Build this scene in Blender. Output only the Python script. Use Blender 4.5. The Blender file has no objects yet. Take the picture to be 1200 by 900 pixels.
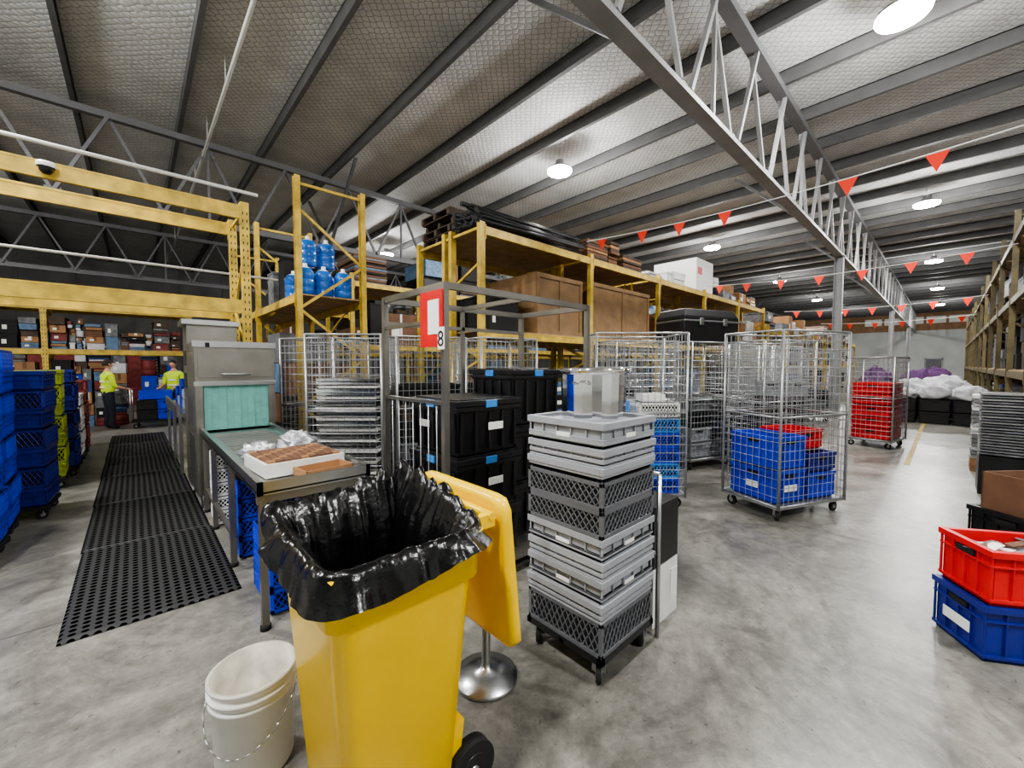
import bpy, math, random
from mathutils import Vector, Matrix, noise
random.seed(7)
S=bpy.context.scene
COL=S.collection

# ------------------------------------------------------------------ materials
def s2l(c): 
    c=c/255.0
    return c/12.92 if c<=0.04045 else ((c+0.055)/1.055)**2.4
def rgb(r,g,b): return (s2l(r),s2l(g),s2l(b),1)
def mat(name,c,rough=0.5,metal=0.0,var=0.0,vs=8.0,bump=0.0,bs=40.0,trans=0.0,emit=0.0,coat=0.0,alpha=1.0):
    m=bpy.data.materials.new(name); m.use_nodes=True
    nt=m.node_tree; p=nt.nodes['Principled BSDF']
    p.inputs['Base Color'].default_value=c
    p.inputs['Roughness'].default_value=rough
    p.inputs['Metallic'].default_value=metal
    p.inputs['Transmission Weight'].default_value=trans
    p.inputs['Coat Weight'].default_value=coat
    p.inputs['Alpha'].default_value=alpha
    if emit>0:
        p.inputs['Emission Color'].default_value=c; p.inputs['Emission Strength'].default_value=emit
    tc=nt.nodes.new('ShaderNodeTexCoord')
    if var>0:
        n=nt.nodes.new('ShaderNodeTexNoise'); n.inputs['Scale'].default_value=vs; n.inputs['Detail'].default_value=6
        nt.links.new(tc.outputs['Object'],n.inputs['Vector'])
        r=nt.nodes.new('ShaderNodeValToRGB')
        r.color_ramp.elements[0].position=0.32; r.color_ramp.elements[1].position=0.68
        r.color_ramp.elements[0].color=tuple(max(0,x*(1-var)) for x in c[:3])+(1,)
        r.color_ramp.elements[1].color=tuple(min(1,x*(1+var*0.6)) for x in c[:3])+(1,)
        nt.links.new(n.outputs['Fac'],r.inputs['Fac']); nt.links.new(r.outputs['Color'],p.inputs['Base Color'])
    if bump>0:
        n2=nt.nodes.new('ShaderNodeTexNoise'); n2.inputs['Scale'].default_value=bs; n2.inputs['Detail'].default_value=4
        nt.links.new(tc.outputs['Object'],n2.inputs['Vector'])
        b=nt.nodes.new('ShaderNodeBump'); b.inputs['Strength'].default_value=bump; b.inputs['Distance'].default_value=0.02
        nt.links.new(n2.outputs['Fac'],b.inputs['Height']); nt.links.new(b.outputs['Normal'],p.inputs['Normal'])
    return m
M={}
M['yellow']=mat('bin_yellow_plastic',rgb(255,208,0),0.28,var=0.05,vs=5,bump=0.03,bs=200)
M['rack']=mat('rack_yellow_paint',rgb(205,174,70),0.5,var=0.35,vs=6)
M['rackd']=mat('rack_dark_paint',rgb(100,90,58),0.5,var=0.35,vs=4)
M['bagblack']=mat('black_plastic_film',rgb(10,10,11),0.24,bump=0.45,bs=16)
M['black']=mat('black_plastic',rgb(20,20,22),0.4,var=0.2,vs=9)
M['blackmatte']=mat('black_matte',rgb(18,18,18),0.75,var=0.3)
M['rubber']=mat('rubber',rgb(28,28,28),0.8)
M['steel']=mat('stainless_steel',rgb(190,192,192),0.28,1.0,var=0.12,vs=3,bump=0.03,bs=90)
M['steeld']=mat('stainless_brushed_dark',rgb(146,143,136),0.34,0.85,var=0.2,vs=3,bump=0.03,bs=60)
M['zinc']=mat('zinc_wire',rgb(170,172,172),0.38,0.7,var=0.15,vs=12)
M['chrome']=mat('chrome',rgb(235,235,235),0.07,1.0)
M['ltgrey']=mat('grey_crate_plastic',rgb(152,155,160),0.45,var=0.08,vs=6)
M['dkgrey']=mat('dark_grey_crate_plastic',rgb(96,98,102),0.5,var=0.1,vs=6)
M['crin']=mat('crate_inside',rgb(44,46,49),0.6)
M['blue']=mat('blue_crate_plastic',rgb(14,54,192),0.38,var=0.15,vs=6)
M['navy']=mat('navy_crate_plastic',rgb(18,34,128),0.42,var=0.15,vs=6)
M['bluem']=mat('muted_blue_goods',rgb(44,66,116),0.6,var=0.4,vs=9)
M['redm']=mat('muted_red_goods',rgb(122,46,44),0.6,var=0.4,vs=9)
M['red']=mat('red_crate_plastic',rgb(206,24,30),0.4,var=0.12,vs=6)
M['ltblue']=mat('light_blue_plastic',rgb(58,130,205),0.4)
M['green']=mat('lime_crate_plastic',rgb(150,165,50),0.45)
M['white']=mat('white_plastic',rgb(228,228,223),0.4,var=0.05,vs=10)
M['paper']=mat('paper_label',rgb(235,235,230),0.7)
M['card']=mat('cardboard',rgb(158,118,80),0.8,var=0.2,vs=4)
M['cardd']=mat('cardboard_dark',rgb(112,80,58),0.8,var=0.25,vs=5)
M['ply']=mat('plywood',rgb(166,136,96),0.65,var=0.25,vs=5)
M['plyd']=mat('plywood_dark',rgb(140,110,74),0.65,var=0.25,vs=4)
M['wood']=mat('timber',rgb(132,94,62),0.7,var=0.3,vs=9)
M['woodd']=mat('weathered_timber',rgb(78,64,54),0.8,var=0.4,vs=9)
M['beam']=mat('grey_painted_steel',rgb(152,152,152),0.5,var=0.12,vs=3)
M['beamd']=mat('dark_painted_steel',rgb(98,98,100),0.5,var=0.12,vs=3)
M['purlin']=mat('purlin_galvanised',rgb(92,92,92),0.6,0.1,var=0.15,vs=3)
M['wallm']=mat('wall_panel',rgb(194,196,194),0.7,var=0.1,vs=1)
M['walld']=mat('wall_dark_panel',rgb(104,104,102),0.8,var=0.2,vs=1)
M['brick']=mat('brick_band',rgb(150,118,90),0.8,var=0.2,vs=3)
M['bottle']=mat('blue_bottle_plastic',rgb(40,120,215),0.15,trans=0.35,coat=0.3)
M['teal']=mat('teal_curtain_vinyl',rgb(104,160,150),0.35,var=0.12,vs=14)
M['flag']=mat('orange_flag_fabric',rgb(236,58,30),0.7)
M['string']=mat('white_cord',rgb(215,215,210),0.7)
M['hivis']=mat('hi_vis_fabric',rgb(205,235,40),0.75)
M['trouser']=mat('navy_trouser_fabric',rgb(28,32,46),0.8)
M['skin']=mat('skin',rgb(200,150,122),0.55)
M['hair']=mat('hair_dark',rgb(38,26,20),0.7)
M['linen']=mat('white_linen',rgb(205,205,208),0.85,var=0.15,vs=6,bump=0.8,bs=8)
M['purple']=mat('purple_linen',rgb(74,38,84),0.85,bump=0.6,bs=8)
M['lamp']=mat('lamp_lens',(1,0.99,0.97,1),0.5,emit=140)
M['pipe']=mat('white_pipe',rgb(205,205,200),0.4)
M['mix']=mat('grey_goods',rgb(110,112,115),0.6,var=0.5,vs=9)
M['teal2']=mat('blue_grey_goods',rgb(90,120,150),0.6,var=0.4,vs=9)
M['foil']=mat('crumpled_plastic',rgb(190,192,195),0.25,0.5,bump=0.9,bs=25)
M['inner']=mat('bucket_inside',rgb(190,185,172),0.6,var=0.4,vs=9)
M['line']=mat('yellow_line_paint',rgb(170,146,70),0.6,var=.5,vs=9)

def floor_mat():
    m=bpy.data.materials.new('polished_concrete'); m.use_nodes=True
    nt=m.node_tree; L=nt.links; N=nt.nodes; p=N['Principled BSDF']
    tc=N.new('ShaderNodeTexCoord')
    def noi(sc,det=8,ro=0.6,dist=0.0,off=(0,0,0)):
        mp=N.new('ShaderNodeMapping'); mp.inputs['Location'].default_value=off; L.new(tc.outputs['Object'],mp.inputs['Vector'])
        n=N.new('ShaderNodeTexNoise'); n.inputs['Scale'].default_value=sc; n.inputs['Detail'].default_value=det
        n.inputs['Roughness'].default_value=ro; n.inputs['Distortion'].default_value=dist
        L.new(mp.outputs[0],n.inputs['Vector']); return n
    def stain(prev,n,a,b_,col,amt):
        r3=N.new('ShaderNodeMapRange'); r3.inputs[1].default_value=a; r3.inputs[2].default_value=b_; r3.inputs[4].default_value=amt
        L.new(n.outputs['Fac'],r3.inputs[0]); mx=N.new('ShaderNodeMixRGB'); mx.inputs[2].default_value=col
        L.new(r3.outputs[0],mx.inputs[0]); L.new(prev,mx.inputs[1]); return mx.outputs[0]
    n1=noi(1.0,13,0.74,0.8)
    r1=N.new('ShaderNodeValToRGB'); e=r1.color_ramp.elements
    e[0].position=0.34; e[0].color=rgb(80,78,73); e[1].position=0.68; e[1].color=rgb(152,149,140)
    x=e.new(0.5); x.color=rgb(120,118,111)
    L.new(n1.outputs['Fac'],r1.inputs['Fac'])
    n2=noi(11,10,0.8)
    r2=N.new('ShaderNodeMapRange'); r2.inputs[1].default_value=.3; r2.inputs[2].default_value=.7; L.new(n2.outputs['Fac'],r2.inputs[0])
    mx=N.new('ShaderNodeMixRGB'); mx.blend_type='OVERLAY'; mx.inputs[0].default_value=0.4
    L.new(r1.outputs['Color'],mx.inputs[1]); L.new(r2.outputs[0],mx.inputs[2])
    c=stain(mx.outputs[0],noi(2.2,8,0.65,2.0),.52,.68,rgb(70,68,63),.55)
    c=stain(c,noi(30,3,0.5,0.5,(5,3,0)),.66,.72,rgb(46,44,42),.6)
    c=stain(c,noi(6,8,0.8,3.0,(9,1,0)),.6,.72,rgb(180,178,168),.35)
    sep=N.new('ShaderNodeSeparateXYZ'); L.new(tc.outputs['Object'],sep.inputs[0])
    outs=[]
    for ax,off in ((0,1.2),(1,2.3)):
        a=N.new('ShaderNodeMath'); a.operation='ADD'; a.inputs[1].default_value=off+600
        L.new(sep.outputs[ax],a.inputs[0])
        b=N.new('ShaderNodeMath'); b.operation='MODULO'; b.inputs[1].default_value=6.0; L.new(a.outputs[0],b.inputs[0])
        cc=N.new('ShaderNodeMath'); cc.operation='LESS_THAN'; cc.inputs[1].default_value=0.012; L.new(b.outputs[0],cc.inputs[0]); outs.append(cc)
    mxx=N.new('ShaderNodeMath'); mxx.operation='MAXIMUM'; L.new(outs[0].outputs[0],mxx.inputs[0]); L.new(outs[1].outputs[0],mxx.inputs[1])
    m3=N.new('ShaderNodeMixRGB'); m3.inputs[2].default_value=rgb(66,64,60)
    L.new(mxx.outputs[0],m3.inputs[0]); L.new(c,m3.inputs[1])
    L.new(m3.outputs[0],p.inputs['Base Color'])
    r4=N.new('ShaderNodeMapRange'); r4.inputs[3].default_value=0.2; r4.inputs[4].default_value=0.5
    L.new(n1.outputs['Fac'],r4.inputs[0]); L.new(r4.outputs[0],p.inputs['Roughness'])
    b=N.new('ShaderNodeBump'); b.inputs['Strength'].default_value=0.06; L.new(n2.outputs['Fac'],b.inputs['Height']); L.new(b.outputs['Normal'],p.inputs['Normal'])
    return m
M['floor']=floor_mat()

def holes_mat():
    m=bpy.data.materials.new('perforated_rubber_mat'); m.use_nodes=True
    nt=m.node_tree; L=nt.links; N=nt.nodes; p=N['Principled BSDF']
    tc=N.new('ShaderNodeTexCoord'); sc=N.new('ShaderNodeVectorMath'); sc.operation='SCALE'; sc.inputs['Scale'].default_value=1/0.055
    L.new(tc.outputs['Object'],sc.inputs[0])
    fr=N.new('ShaderNodeVectorMath'); fr.operation='FRACTION'; L.new(sc.outputs[0],fr.inputs[0])
    sb=N.new('ShaderNodeVectorMath'); sb.operation='SUBTRACT'; sb.inputs[1].default_value=(0.5,0.5,0); L.new(fr.outputs[0],sb.inputs[0])
    ml=N.new('ShaderNodeVectorMath'); ml.operation='MULTIPLY'; ml.inputs[1].default_value=(1,1,0); L.new(sb.outputs[0],ml.inputs[0])
    ln=N.new('ShaderNodeVectorMath'); ln.operation='LENGTH'; L.new(ml.outputs[0],ln.inputs[0])
    lt=N.new('ShaderNodeMath'); lt.operation='LESS_THAN'; lt.inputs[1].default_value=0.32; L.new(ln.outputs['Value'],lt.inputs[0])
    mx=N.new('ShaderNodeMixRGB'); mx.inputs[1].default_value=rgb(40,40,41); mx.inputs[2].default_value=rgb(3,3,3)
    L.new(lt.outputs[0],mx.inputs[0]); L.new(mx.outputs[0],p.inputs['Base Color']); p.inputs['Roughness'].default_value=0.6
    iv=N.new('ShaderNodeMath'); iv.operation='SUBTRACT'; iv.inputs[0].default_value=1; L.new(lt.outputs[0],iv.inputs[1])
    sp=N.new('ShaderNodeMath'); sp.operation='MULTIPLY'; sp.inputs[1].default_value=.4; L.new(iv.outputs[0],sp.inputs[0]); L.new(sp.outputs[0],p.inputs['Specular IOR Level'])
    return m
M['holes']=holes_mat()

def ceil_mat():
    m=bpy.data.materials.new('insulated_roof_sheet'); m.use_nodes=True
    nt=m.node_tree; L=nt.links; N=nt.nodes; p=N['Principled BSDF']
    tc=N.new('ShaderNodeTexCoord')
    n=N.new('ShaderNodeTexNoise'); n.inputs['Scale'].default_value=1.3; n.inputs['Detail'].default_value=6; L.new(tc.outputs['Object'],n.inputs['Vector'])
    r=N.new('ShaderNodeValToRGB'); e=r.color_ramp.elements; e[0].position=.3;e[1].position=.7
    e[0].color=rgb(196,197,196); e[1].color=rgb(226,227,226); L.new(n.outputs['Fac'],r.inputs['Fac'])
    v=N.new('ShaderNodeTexVoronoi'); v.inputs['Scale'].default_value=9; v.feature='DISTANCE_TO_EDGE'; v.inputs['Randomness'].default_value=0.35
    mp=N.new('ShaderNodeMapping'); mp.inputs['Rotation'].default_value=(0,0,math.radians(45)); L.new(tc.outputs['Object'],mp.inputs['Vector'])
    L.new(mp.outputs[0],v.inputs['Vector'])
    lt=N.new('ShaderNodeMath'); lt.operation='LESS_THAN'; lt.inputs[1].default_value=0.045; L.new(v.outputs['Distance'],lt.inputs[0])
    mx=N.new('ShaderNodeMixRGB'); mx.inputs[2].default_value=rgb(138,138,137)
    L.new(lt.outputs[0],mx.inputs[0]); L.new(r.outputs[0],mx.inputs[1]); L.new(mx.outputs[0],p.inputs['Base Color'])
    p.inputs['Roughness'].default_value=0.6
    b=N.new('ShaderNodeBump'); b.inputs['Strength'].default_value=0.4; b.inputs['Distance'].default_value=0.04
    L.new(v.outputs['Distance'],b.inputs['Height']); L.new(b.outputs['Normal'],p.inputs['Normal'])
    return m
M['ceil']=ceil_mat()

# ------------------------------------------------------------------ mesh builder
class B:
    def __init__(s): s.v=[];s.f=[];s.mi=[];s.ms=[];s.sm=[]
    def m(s,k):
        if k not in s.ms: s.ms.append(k)
        return s.ms.index(k)
    def face(s,idx,k,sm=False): s.f.append(idx); s.mi.append(s.m(k)); s.sm.append(sm)
    def pts(s,l):
        o=len(s.v); s.v+= [tuple(p) for p in l]; return o
    def quad(s,a,b,c,d,k):
        o=s.pts([a,b,c,d]); s.face([o,o+1,o+2,o+3],k)
    def tri(s,a,b,c,k):
        o=s.pts([a,b,c]); s.face([o,o+1,o+2],k)
    def box(s,x0,x1,y0,y1,z0,z1,k,tx=0,ty=0,T=None):
        p=[(x0+tx,y0+ty,z0),(x1-tx,y0+ty,z0),(x1-tx,y1-ty,z0),(x0+tx,y1-ty,z0),(x0,y0,z1),(x1,y0,z1),(x1,y1,z1),(x0,y1,z1)]
        if T is not None: p=[tuple(T@Vector(q)) for q in p]
        o=s.pts(p)
        for q in ((3,2,1,0),(4,5,6,7),(0,1,5,4),(1,2,6,5),(2,3,7,6),(3,0,4,7)): s.face([o+i for i in q],k)
    def bar(s,p,q,w,h,k):
        p=Vector(p);q=Vector(q);d=(q-p).normalized()
        up=Vector((0,0,1)) if abs(d.z)<0.95 else Vector((1,0,0))
        a=d.cross(up).normalized()*w/2; b=a.normalized().cross(d).normalized()*h/2
        c=[p-a-b,p+a-b,p+a+b,p-a+b,q-a-b,q+a-b,q+a+b,q-a+b]; o=s.pts(c)
        for f in ((3,2,1,0),(4,5,6,7),(0,1,5,4),(1,2,6,5),(2,3,7,6),(3,0,4,7)): s.face([o+i for i in f],k)
    def rod(s,p,q,r,k,n=6,r2=None,cap=True):
        p=Vector(p);q=Vector(q);d=(q-p).normalized(); r2=r if r2 is None else r2
        up=Vector((0,0,1)) if abs(d.z)<0.95 else Vector((1,0,0))
        a=d.cross(up).normalized(); b=a.cross(d).normalized(); o=len(s.v)
        for c,rr in ((p,r),(q,r2)):
            for i in range(n):
                t=2*math.pi*i/n; s.v.append(tuple(c+a*rr*math.cos(t)+b*rr*math.sin(t)))
        for i in range(n): s.face([o+i,o+(i+1)%n,o+n+(i+1)%n,o+n+i],k,n>4)
        if cap: s.face([o+i for i in range(n)][::-1],k); s.face([o+n+i for i in range(n)],k)
    def path(s,pl,r,k,n=6):
        for a,b in zip(pl,pl[1:]): s.rod(a,b,r,k,n)
    def lathe(s,prof,c,k,n=32,axis='Z',ks=None,sm=True):
        o=len(s.v)
        for (r,z) in prof:
            for i in range(n):
                t=2*math.pi*i/n; x,y=r*math.cos(t),r*math.sin(t)
                if axis=='Z': s.v.append((c[0]+x,c[1]+y,c[2]+z))
                elif axis=='X': s.v.append((c[0]+z,c[1]+x,c[2]+y))
                else: s.v.append((c[0]+x,c[1]+z,c[2]+y))
        for j in range(len(prof)-1):
            kk=ks[j] if ks else k
            for i in range(n):
                s.face([o+j*n+i,o+j*n+(i+1)%n,o+(j+1)*n+(i+1)%n,o+(j+1)*n+i],kk,sm)
    def rings(s,rl,k,capa=False,capb=False,ks=None):
        o=len(s.v); n=len(rl[0])
        for r in rl: s.pts(r)
        for j in range(len(rl)-1):
            for i in range(n): s.face([o+j*n+i,o+j*n+(i+1)%n,o+(j+1)*n+(i+1)%n,o+(j+1)*n+i],ks[j] if ks else k,True)
        if capa: s.face([o+i for i in range(n)][::-1],k)
        if capb: s.face([o+(len(rl)-1)*n+i for i in range(n)],k)
    def obj(s,name,loc=(0,0,0),rz=0,bevel=0,parent=None):
        me=bpy.data.meshes.new(name); me.from_pydata(s.v,[],s.f)
        for k in s.ms: me.materials.append(M[k])
        me.polygons.foreach_set('material_index',s.mi); me.polygons.foreach_set('use_smooth',s.sm)
        me.update()
        o=bpy.data.objects.new(name,me); COL.objects.link(o); o.location=loc; o.rotation_euler=(0,0,rz)
        if bevel>0:
            md=o.modifiers.new('bevel','BEVEL'); md.width=bevel; md.segments=2; md.limit_method='ANGLE'; md.angle_limit=math.radians(50)
        if parent: o.parent=parent
        return o
def inst(o,name,loc,rz=0):
    n=bpy.data.objects.new(name,o.data); COL.objects.link(n); n.location=loc; n.rotation_euler=(0,0,rz); return n
def rr(hx,hy,r,N,cx=0,cy=0):
    r=min(r,hx,hy)
    w=2*(hx-r);h=2*(hy-r);q=math.pi*r/2
    tot=2*w+2*h+4*q; out=[]
    for i in range(N):
        d=tot*i/N
        for side in range(4):
            L=h if side%2==0 else w
            ang=side*math.pi/2
            if d<L:
                if side==0: x,y=hx,-hy+r+d
                elif side==1: x,y=hx-r-d,hy
                elif side==2: x,y=-hx,hy-r-d
                else: x,y=-hx+r+d,-hy
                out.append((cx+x,cy+y,math.cos(ang),math.sin(ang))); break
            d-=L
            if d<q:
                a=ang+d/r if r>0 else ang
                ccx=[hx-r,-hx+r,-hx+r,hx-r][side]; ccy=[hy-r,hy-r,-hy+r,-hy+r][side]
                out.append((cx+ccx+r*math.cos(a),cy+ccy+r*math.sin(a),math.cos(a),math.sin(a))); break
            d-=q
        else: out.append((cx+hx,cy-hy+r,1,0))
    return out
def ringz(hx,hy,r,N,z,cx=0,cy=0): return [(a,b,z) for a,b,_,_ in rr(hx,hy,r,N,cx,cy)]

# ------------------------------------------------------------------ room shell
X0,X1,Y0,Y1,H=-10,60,-9,30,7.25
b=B(); b.box(X0,X1,Y0,Y1,-0.2,0,'floor'); b.obj('floor')
b=B(); b.box(X0,X1,Y0,Y1,H,H+0.1,'ceil'); b.obj('ceiling')
b=B(); b.box(X0-.2,X0,Y0,Y1,0,H,'wallm'); b.obj('wall_west')
b=B(); b.box(X0,X1,Y0-.2,Y0,0,H,'wallm'); b.obj('wall_south')
b=B(); b.box(X0,X1,Y1,Y1+.2,0,H,'walld')
for i in range(0,70,2): b.box(X0+i,X0+i+.08,Y1-.05,Y1,0,H,'walld')
b.obj('wall_north')
b=B(); b.box(X1,X1+.2,Y0,Y1,0,H,'wallm'); b.box(X1-.05,X1,Y0,Y1,5.2,H,'brick')
b.obj('wall_east')
b=B(); 
for i in range(6): b.box(X1-.1,X1-.05,-3+i*1.6,-1.6+i*1.6,5.9,6.6,'paper')
b.obj('window_1')
b=B(); b.box(X1-.08,X1-.02,.4,1.5,0,2.2,'mix'); b.box(X1-.1,X1-.02,.3,.4,0,2.3,'beam'); b.box(X1-.1,X1-.02,1.5,1.6,0,2.3,'beam'); b.box(X1-.1,X1-.02,.3,1.6,2.2,2.3,'beam')
b.obj('door_1')
b=B(); b.box(9,34,.35,.42,.001,.003,'line'); b.obj('floor_marking_line')

b=B(); x=-9.2
while x<X1:
    b.box(x,x+.02,Y0,Y1,H-.25,H,'purlin'); b.box(x,x+.08,Y0,Y1,H-.265,H-.25,'purlin'); b.box(x,x+.08,Y0,Y1,H-.02,H,'purlin')
    x+=1.68
b.obj('roof_purlins')
def truss(y,zb=5.0,zt=6.95,w=.2,phase=0.0,kc='beam',kt='beamd',kw='beam',ww=.06):
    b=B()
    b.box(X0,X1,y-w/2,y+w/2,zt-.1,zt+.04,kt)
    b.box(X0,X1,y-w/2,y+w/2,zb-.02,zb,kc); b.box(X0,X1,y-.012,y+.012,zb,zb+.14,kc); b.box(X0,X1,y-w/2,y-w/2+.01,zb,zb+.05,kc); b.box(X0,X1,y+w/2-.01,y+w/2,zb,zb+.05,kc)
    x=X0+phase; i=0
    while x<X1-1.7:
        b.bar((x,y-.05,zb+.1),(x+.85,y-.05,zt-.05),ww,ww,kw); b.bar((x+.85,y+.05,zt-.05),(x+1.7,y+.05,zb+.1),ww,ww,kw)
        if i%3==0: b.bar((x+.85,y,zt-.05),(x+.85,y,zb+.1),.05,.05,kw)
        b.box(x-.12,x+.12,y-.015,y+.015,zb,zb+.2,kw)
        x+=1.7;i+=1
    b.obj('roof_truss')
truss(2.4,ww=.06); 
for yy,ph in ((12.4,.4),(22.0,0),(-6.5,0)): truss(yy,5.0,6.95,.14,ph,'beamd','beamd','beamd')
b=B()
for x in (-4.2,4.3,12.7,21,29.5,38):
    for y0,y1 in ((2.4,12.4),(12.4,22)):
        b.bar((x,y0,5.1),(x+.01,y0+1.9,6.9),.07,.07,'purlin'); b.bar((x,y1,5.1),(x+.01,y1-1.9,6.9),.07,.07,'purlin')
b.obj('roof_knee_braces')
def column(x,y,h=5.0):
    b=B(); b.box(x-.1,x+.1,y-.11,y-.095,0,h,'beam'); b.box(x-.1,x+.1,y+.095,y+.11,0,h,'beam'); b.box(x-.008,x+.008,y-.1,y+.1,0,h,'beam')
    b.box(x-.18,x+.18,y-.18,y+.18,0,.02,'beam'); b.box(x-.14,x+.14,y-.14,y+.14,h-.03,h-.02,'beam'); b.obj('steel_column')
column(16.2,2.4);column(34,2.4);column(50,2.4);column(-6,2.4)

def lamp(x,y,z=6.6,P=640):
    b=B()
    b.lathe([(.02,.3),(.1,.28),(.11,.16),(.2,.12),(.3,.08),(.31,.03),(.31,0),(.29,-.03),(.2,-.05),(.0,-.06)],(x,y,z),'steel',28,ks=['beam']*5+['lamp']*4)
    b.rod((x,y,z+.28),(x,y,H-.02),.01,'steel')
    o=b.obj('high_bay_light')
    for ty,e in (('POINT',.52),('AREA',.26)):
        l=bpy.data.lights.new('bulb',ty); l.energy=P*e; l.color=(1,.99,.975)
        if ty=='POINT': l.shadow_soft_size=.15; dz=.24
        else: l.shape='DISK'; l.size=.5; dz=.075
        lo=bpy.data.objects.new('bulb',l); COL.objects.link(lo); lo.location=(x,y,z-dz); lo.parent=o
for x in (-2.0,8.2,18.2,28.4,38.6,49):
    for y in (.6,7.0): lamp(x,y)
for x in (8.5,19,30): lamp(x,17.5)
lamp(-5.5,16); lamp(2.5,-4,P=760);lamp(14,-5.5); lamp(-5,3,P=760)  # the stronger pair is unseen, added behind the camera to brighten the ceiling evenly

b=B()
b.rod((-9,8,4.45),(1.6,8,4.45),.03,'pipe',8); b.rod((-9,8.1,3.1),(1.9,8.1,3.1),.02,'pipe',8)
b.rod((1.35,-8,6.6),(1.35,28,6.6),.03,'pipe',8)
for i in range(14): b.rod((1.35,-6+i*2.5,6.6),(1.35,-6+i*2.5,7.2),.008,'pipe')
b.obj('ceiling_pipework')

# ------------------------------------------------------------------ pallet racks
def rack(x0,y0,nb,L,depth,levels,height,rz=0,deck='ply',name='pallet_rack',frames2=False,kk='rack',bh=.12):
    b=B(); 
    ys=[0,depth] if not frames2 else [0,depth/2-.1,depth/2+.1,depth]
    for i in range(nb+1):
        x=i*L
        for y in ys:
            yy=y if y==0 else y-.08
            b.box(x-.05,x-.042,yy,yy+.08,0,height,kk); b.box(x+.042,x+.05,yy,yy+.08,0,height,kk)
            b.box(x-.042,x+.042,yy,yy+.008,0,height,kk)
            b.box(x-.08,x+.08,yy-.02,yy+.1,0,.01,kk)
            z=.15
            while z<height-.1 and nb<4:
                b.box(x-.03,x-.018,yy-.002,yy,z,z+.035,'blackmatte'); b.box(x+.018,x+.03,yy-.002,yy,z,z+.035,'blackmatte'); z+=.1
        z=.2;k=0
        while z<height-.7:
            ya,yb=(.04,depth-.04) if k%2==0 else (depth-.04,.04)
            b.bar((x,ya,z),(x,yb,z+.75),.03,.04,kk); z+=.75;k+=1
        b.bar((x,.04,height-.1),(x,depth-.04,height-.1),.03,.04,kk); b.bar((x,.04,.2),(x,depth-.04,.2),.03,.04,kk)
    for lv in levels:
        for i in range(nb):
            for y in (0.0,depth-.05):
                b.box(i*L+.05,(i+1)*L-.05,y,y+.05,lv-bh-.01,lv-.012,kk)
                b.box(i*L+.05,(i+1)*L-.05,y-.004,y,lv-.035,lv-.012,kk); b.box(i*L+.05,(i+1)*L-.05,y-.004,y,lv-bh-.01,lv-bh+.01,kk)
                for xx in (i*L+.05,(i+1)*L-.055): b.box(xx-.005,xx+.012,y-.012,y+.06,lv-bh-.08,lv+.02,kk)
            if deck:
                n=3
                for j in range(n):
                    b.box(i*L+.06+j*(L-.12)/n+.01,i*L+.06+(j+1)*(L-.12)/n-.01,.02,depth-.02,lv-.012,lv+.01,deck)
    return b.obj(name,(x0,y0,0),rz)
rack(3.95,4.9,5,2.8,1.9,[2.15,3.74],3.82,frames2=True)
rack(2.85,6.65,2,2.7,1.06,[2.68],4.4,rz=math.pi/2)
rack(-4.64,6.6,2,2.9,1.0,[2.5,3.78],3.82,deck=None,bh=.18)
rack(-7.2,15,3,2.8,1.0,[2.0,3.1],3.2)
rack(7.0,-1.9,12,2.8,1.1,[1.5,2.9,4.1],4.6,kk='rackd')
rack(4.2,10.6,8,2.8,1.9,[2.15,3.8],4.0)
rack(18.6,4.9,8,2.8,1.9,[1.6,3.0],3.2)
rack(4.2,18,8,2.8,1.9,[2.15,3.8],4.0)

def goods(name,x0,x1,y0,y1,z,hmax,pal,wmin=.3,wmax=.8,fill=.9,layers=1,smin=.4):
    b=B(); x=x0
    while x<x1-wmin:
        w=min(random.uniform(wmin,wmax),x1-x)
        if random.random()<fill:
            zz=z; n=random.randint(1,layers)
            h=hmax*random.uniform(smin,1)/n; 
            for j in range(n):
                k=random.choice(pal); dy=random.uniform(0,.2); typ=random.random()
                if typ<.12 and w<.7:
                    rad=min(w*.45,(y1-y0)*.4); b.lathe([(0,0),(rad,0),(rad,h*.3),(rad*.97,h*.32),(rad,h*.34),(rad,h-.02),(rad*.9,h-.01),(0,h-.01)],(x+w/2,y0+rad+.05,zz),k,16)
                elif typ<.3:
                    m_=max(2,int(h/.06))
                    for q in range(m_):
                        o=random.uniform(-.03,.03); b.box(x+.03+o,x+w-.04+o,y0+dy+.02+o,y1-.2,zz+q*h/m_,zz+(q+.8)*h/m_,k if q%2 else random.choice(pal))
                else:
                    a=random.uniform(-.06,.06); T=Matrix.Translation((x+w/2,(y0+y1)/2,zz))@Matrix.Rotation(a,4,'Z'); hw=(w-.05)/2; hd=(y1-y0)/2-dy*.8-.03
                    b.box(-hw,hw,-hd,hd,0,h-.01,k,T=T)
                    if k in('card','cardd','ply'): b.box(-.03,.03,-hd-.003,-hd,h*.3,h-.01,'paper' if random.random()<.3 else 'cardd',T=T)
                    else: b.box(-hw-.01,hw+.01,-hd-.01,hd+.01,h-.05,h-.02,k,T=T)
                    if random.random()<.5: b.box(-hw*.6,-hw*.1,-hd-.004,-hd,h*.3,h*.6,'paper',T=T)
                zz+=h
        x+=w
    return b.obj(name)
def bundle(name,x0,x1,y0,y1,z,h,k,n=26,r=.03):
    b=B()
    for i in range(n):
        y=random.uniform(y0,y1); zz=z+r+random.random()*h*(1-abs((y-y0)/(y1-y0)-.5)*1.1)
        a=random.uniform(0,.25); b.rod((x0+a,y,zz),(x1-random.uniform(0,.3),y+random.uniform(-.1,.1),zz+random.uniform(-.02,.04)),random.uniform(.6,1.3)*r,k,7)
    return b.obj(name)
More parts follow.
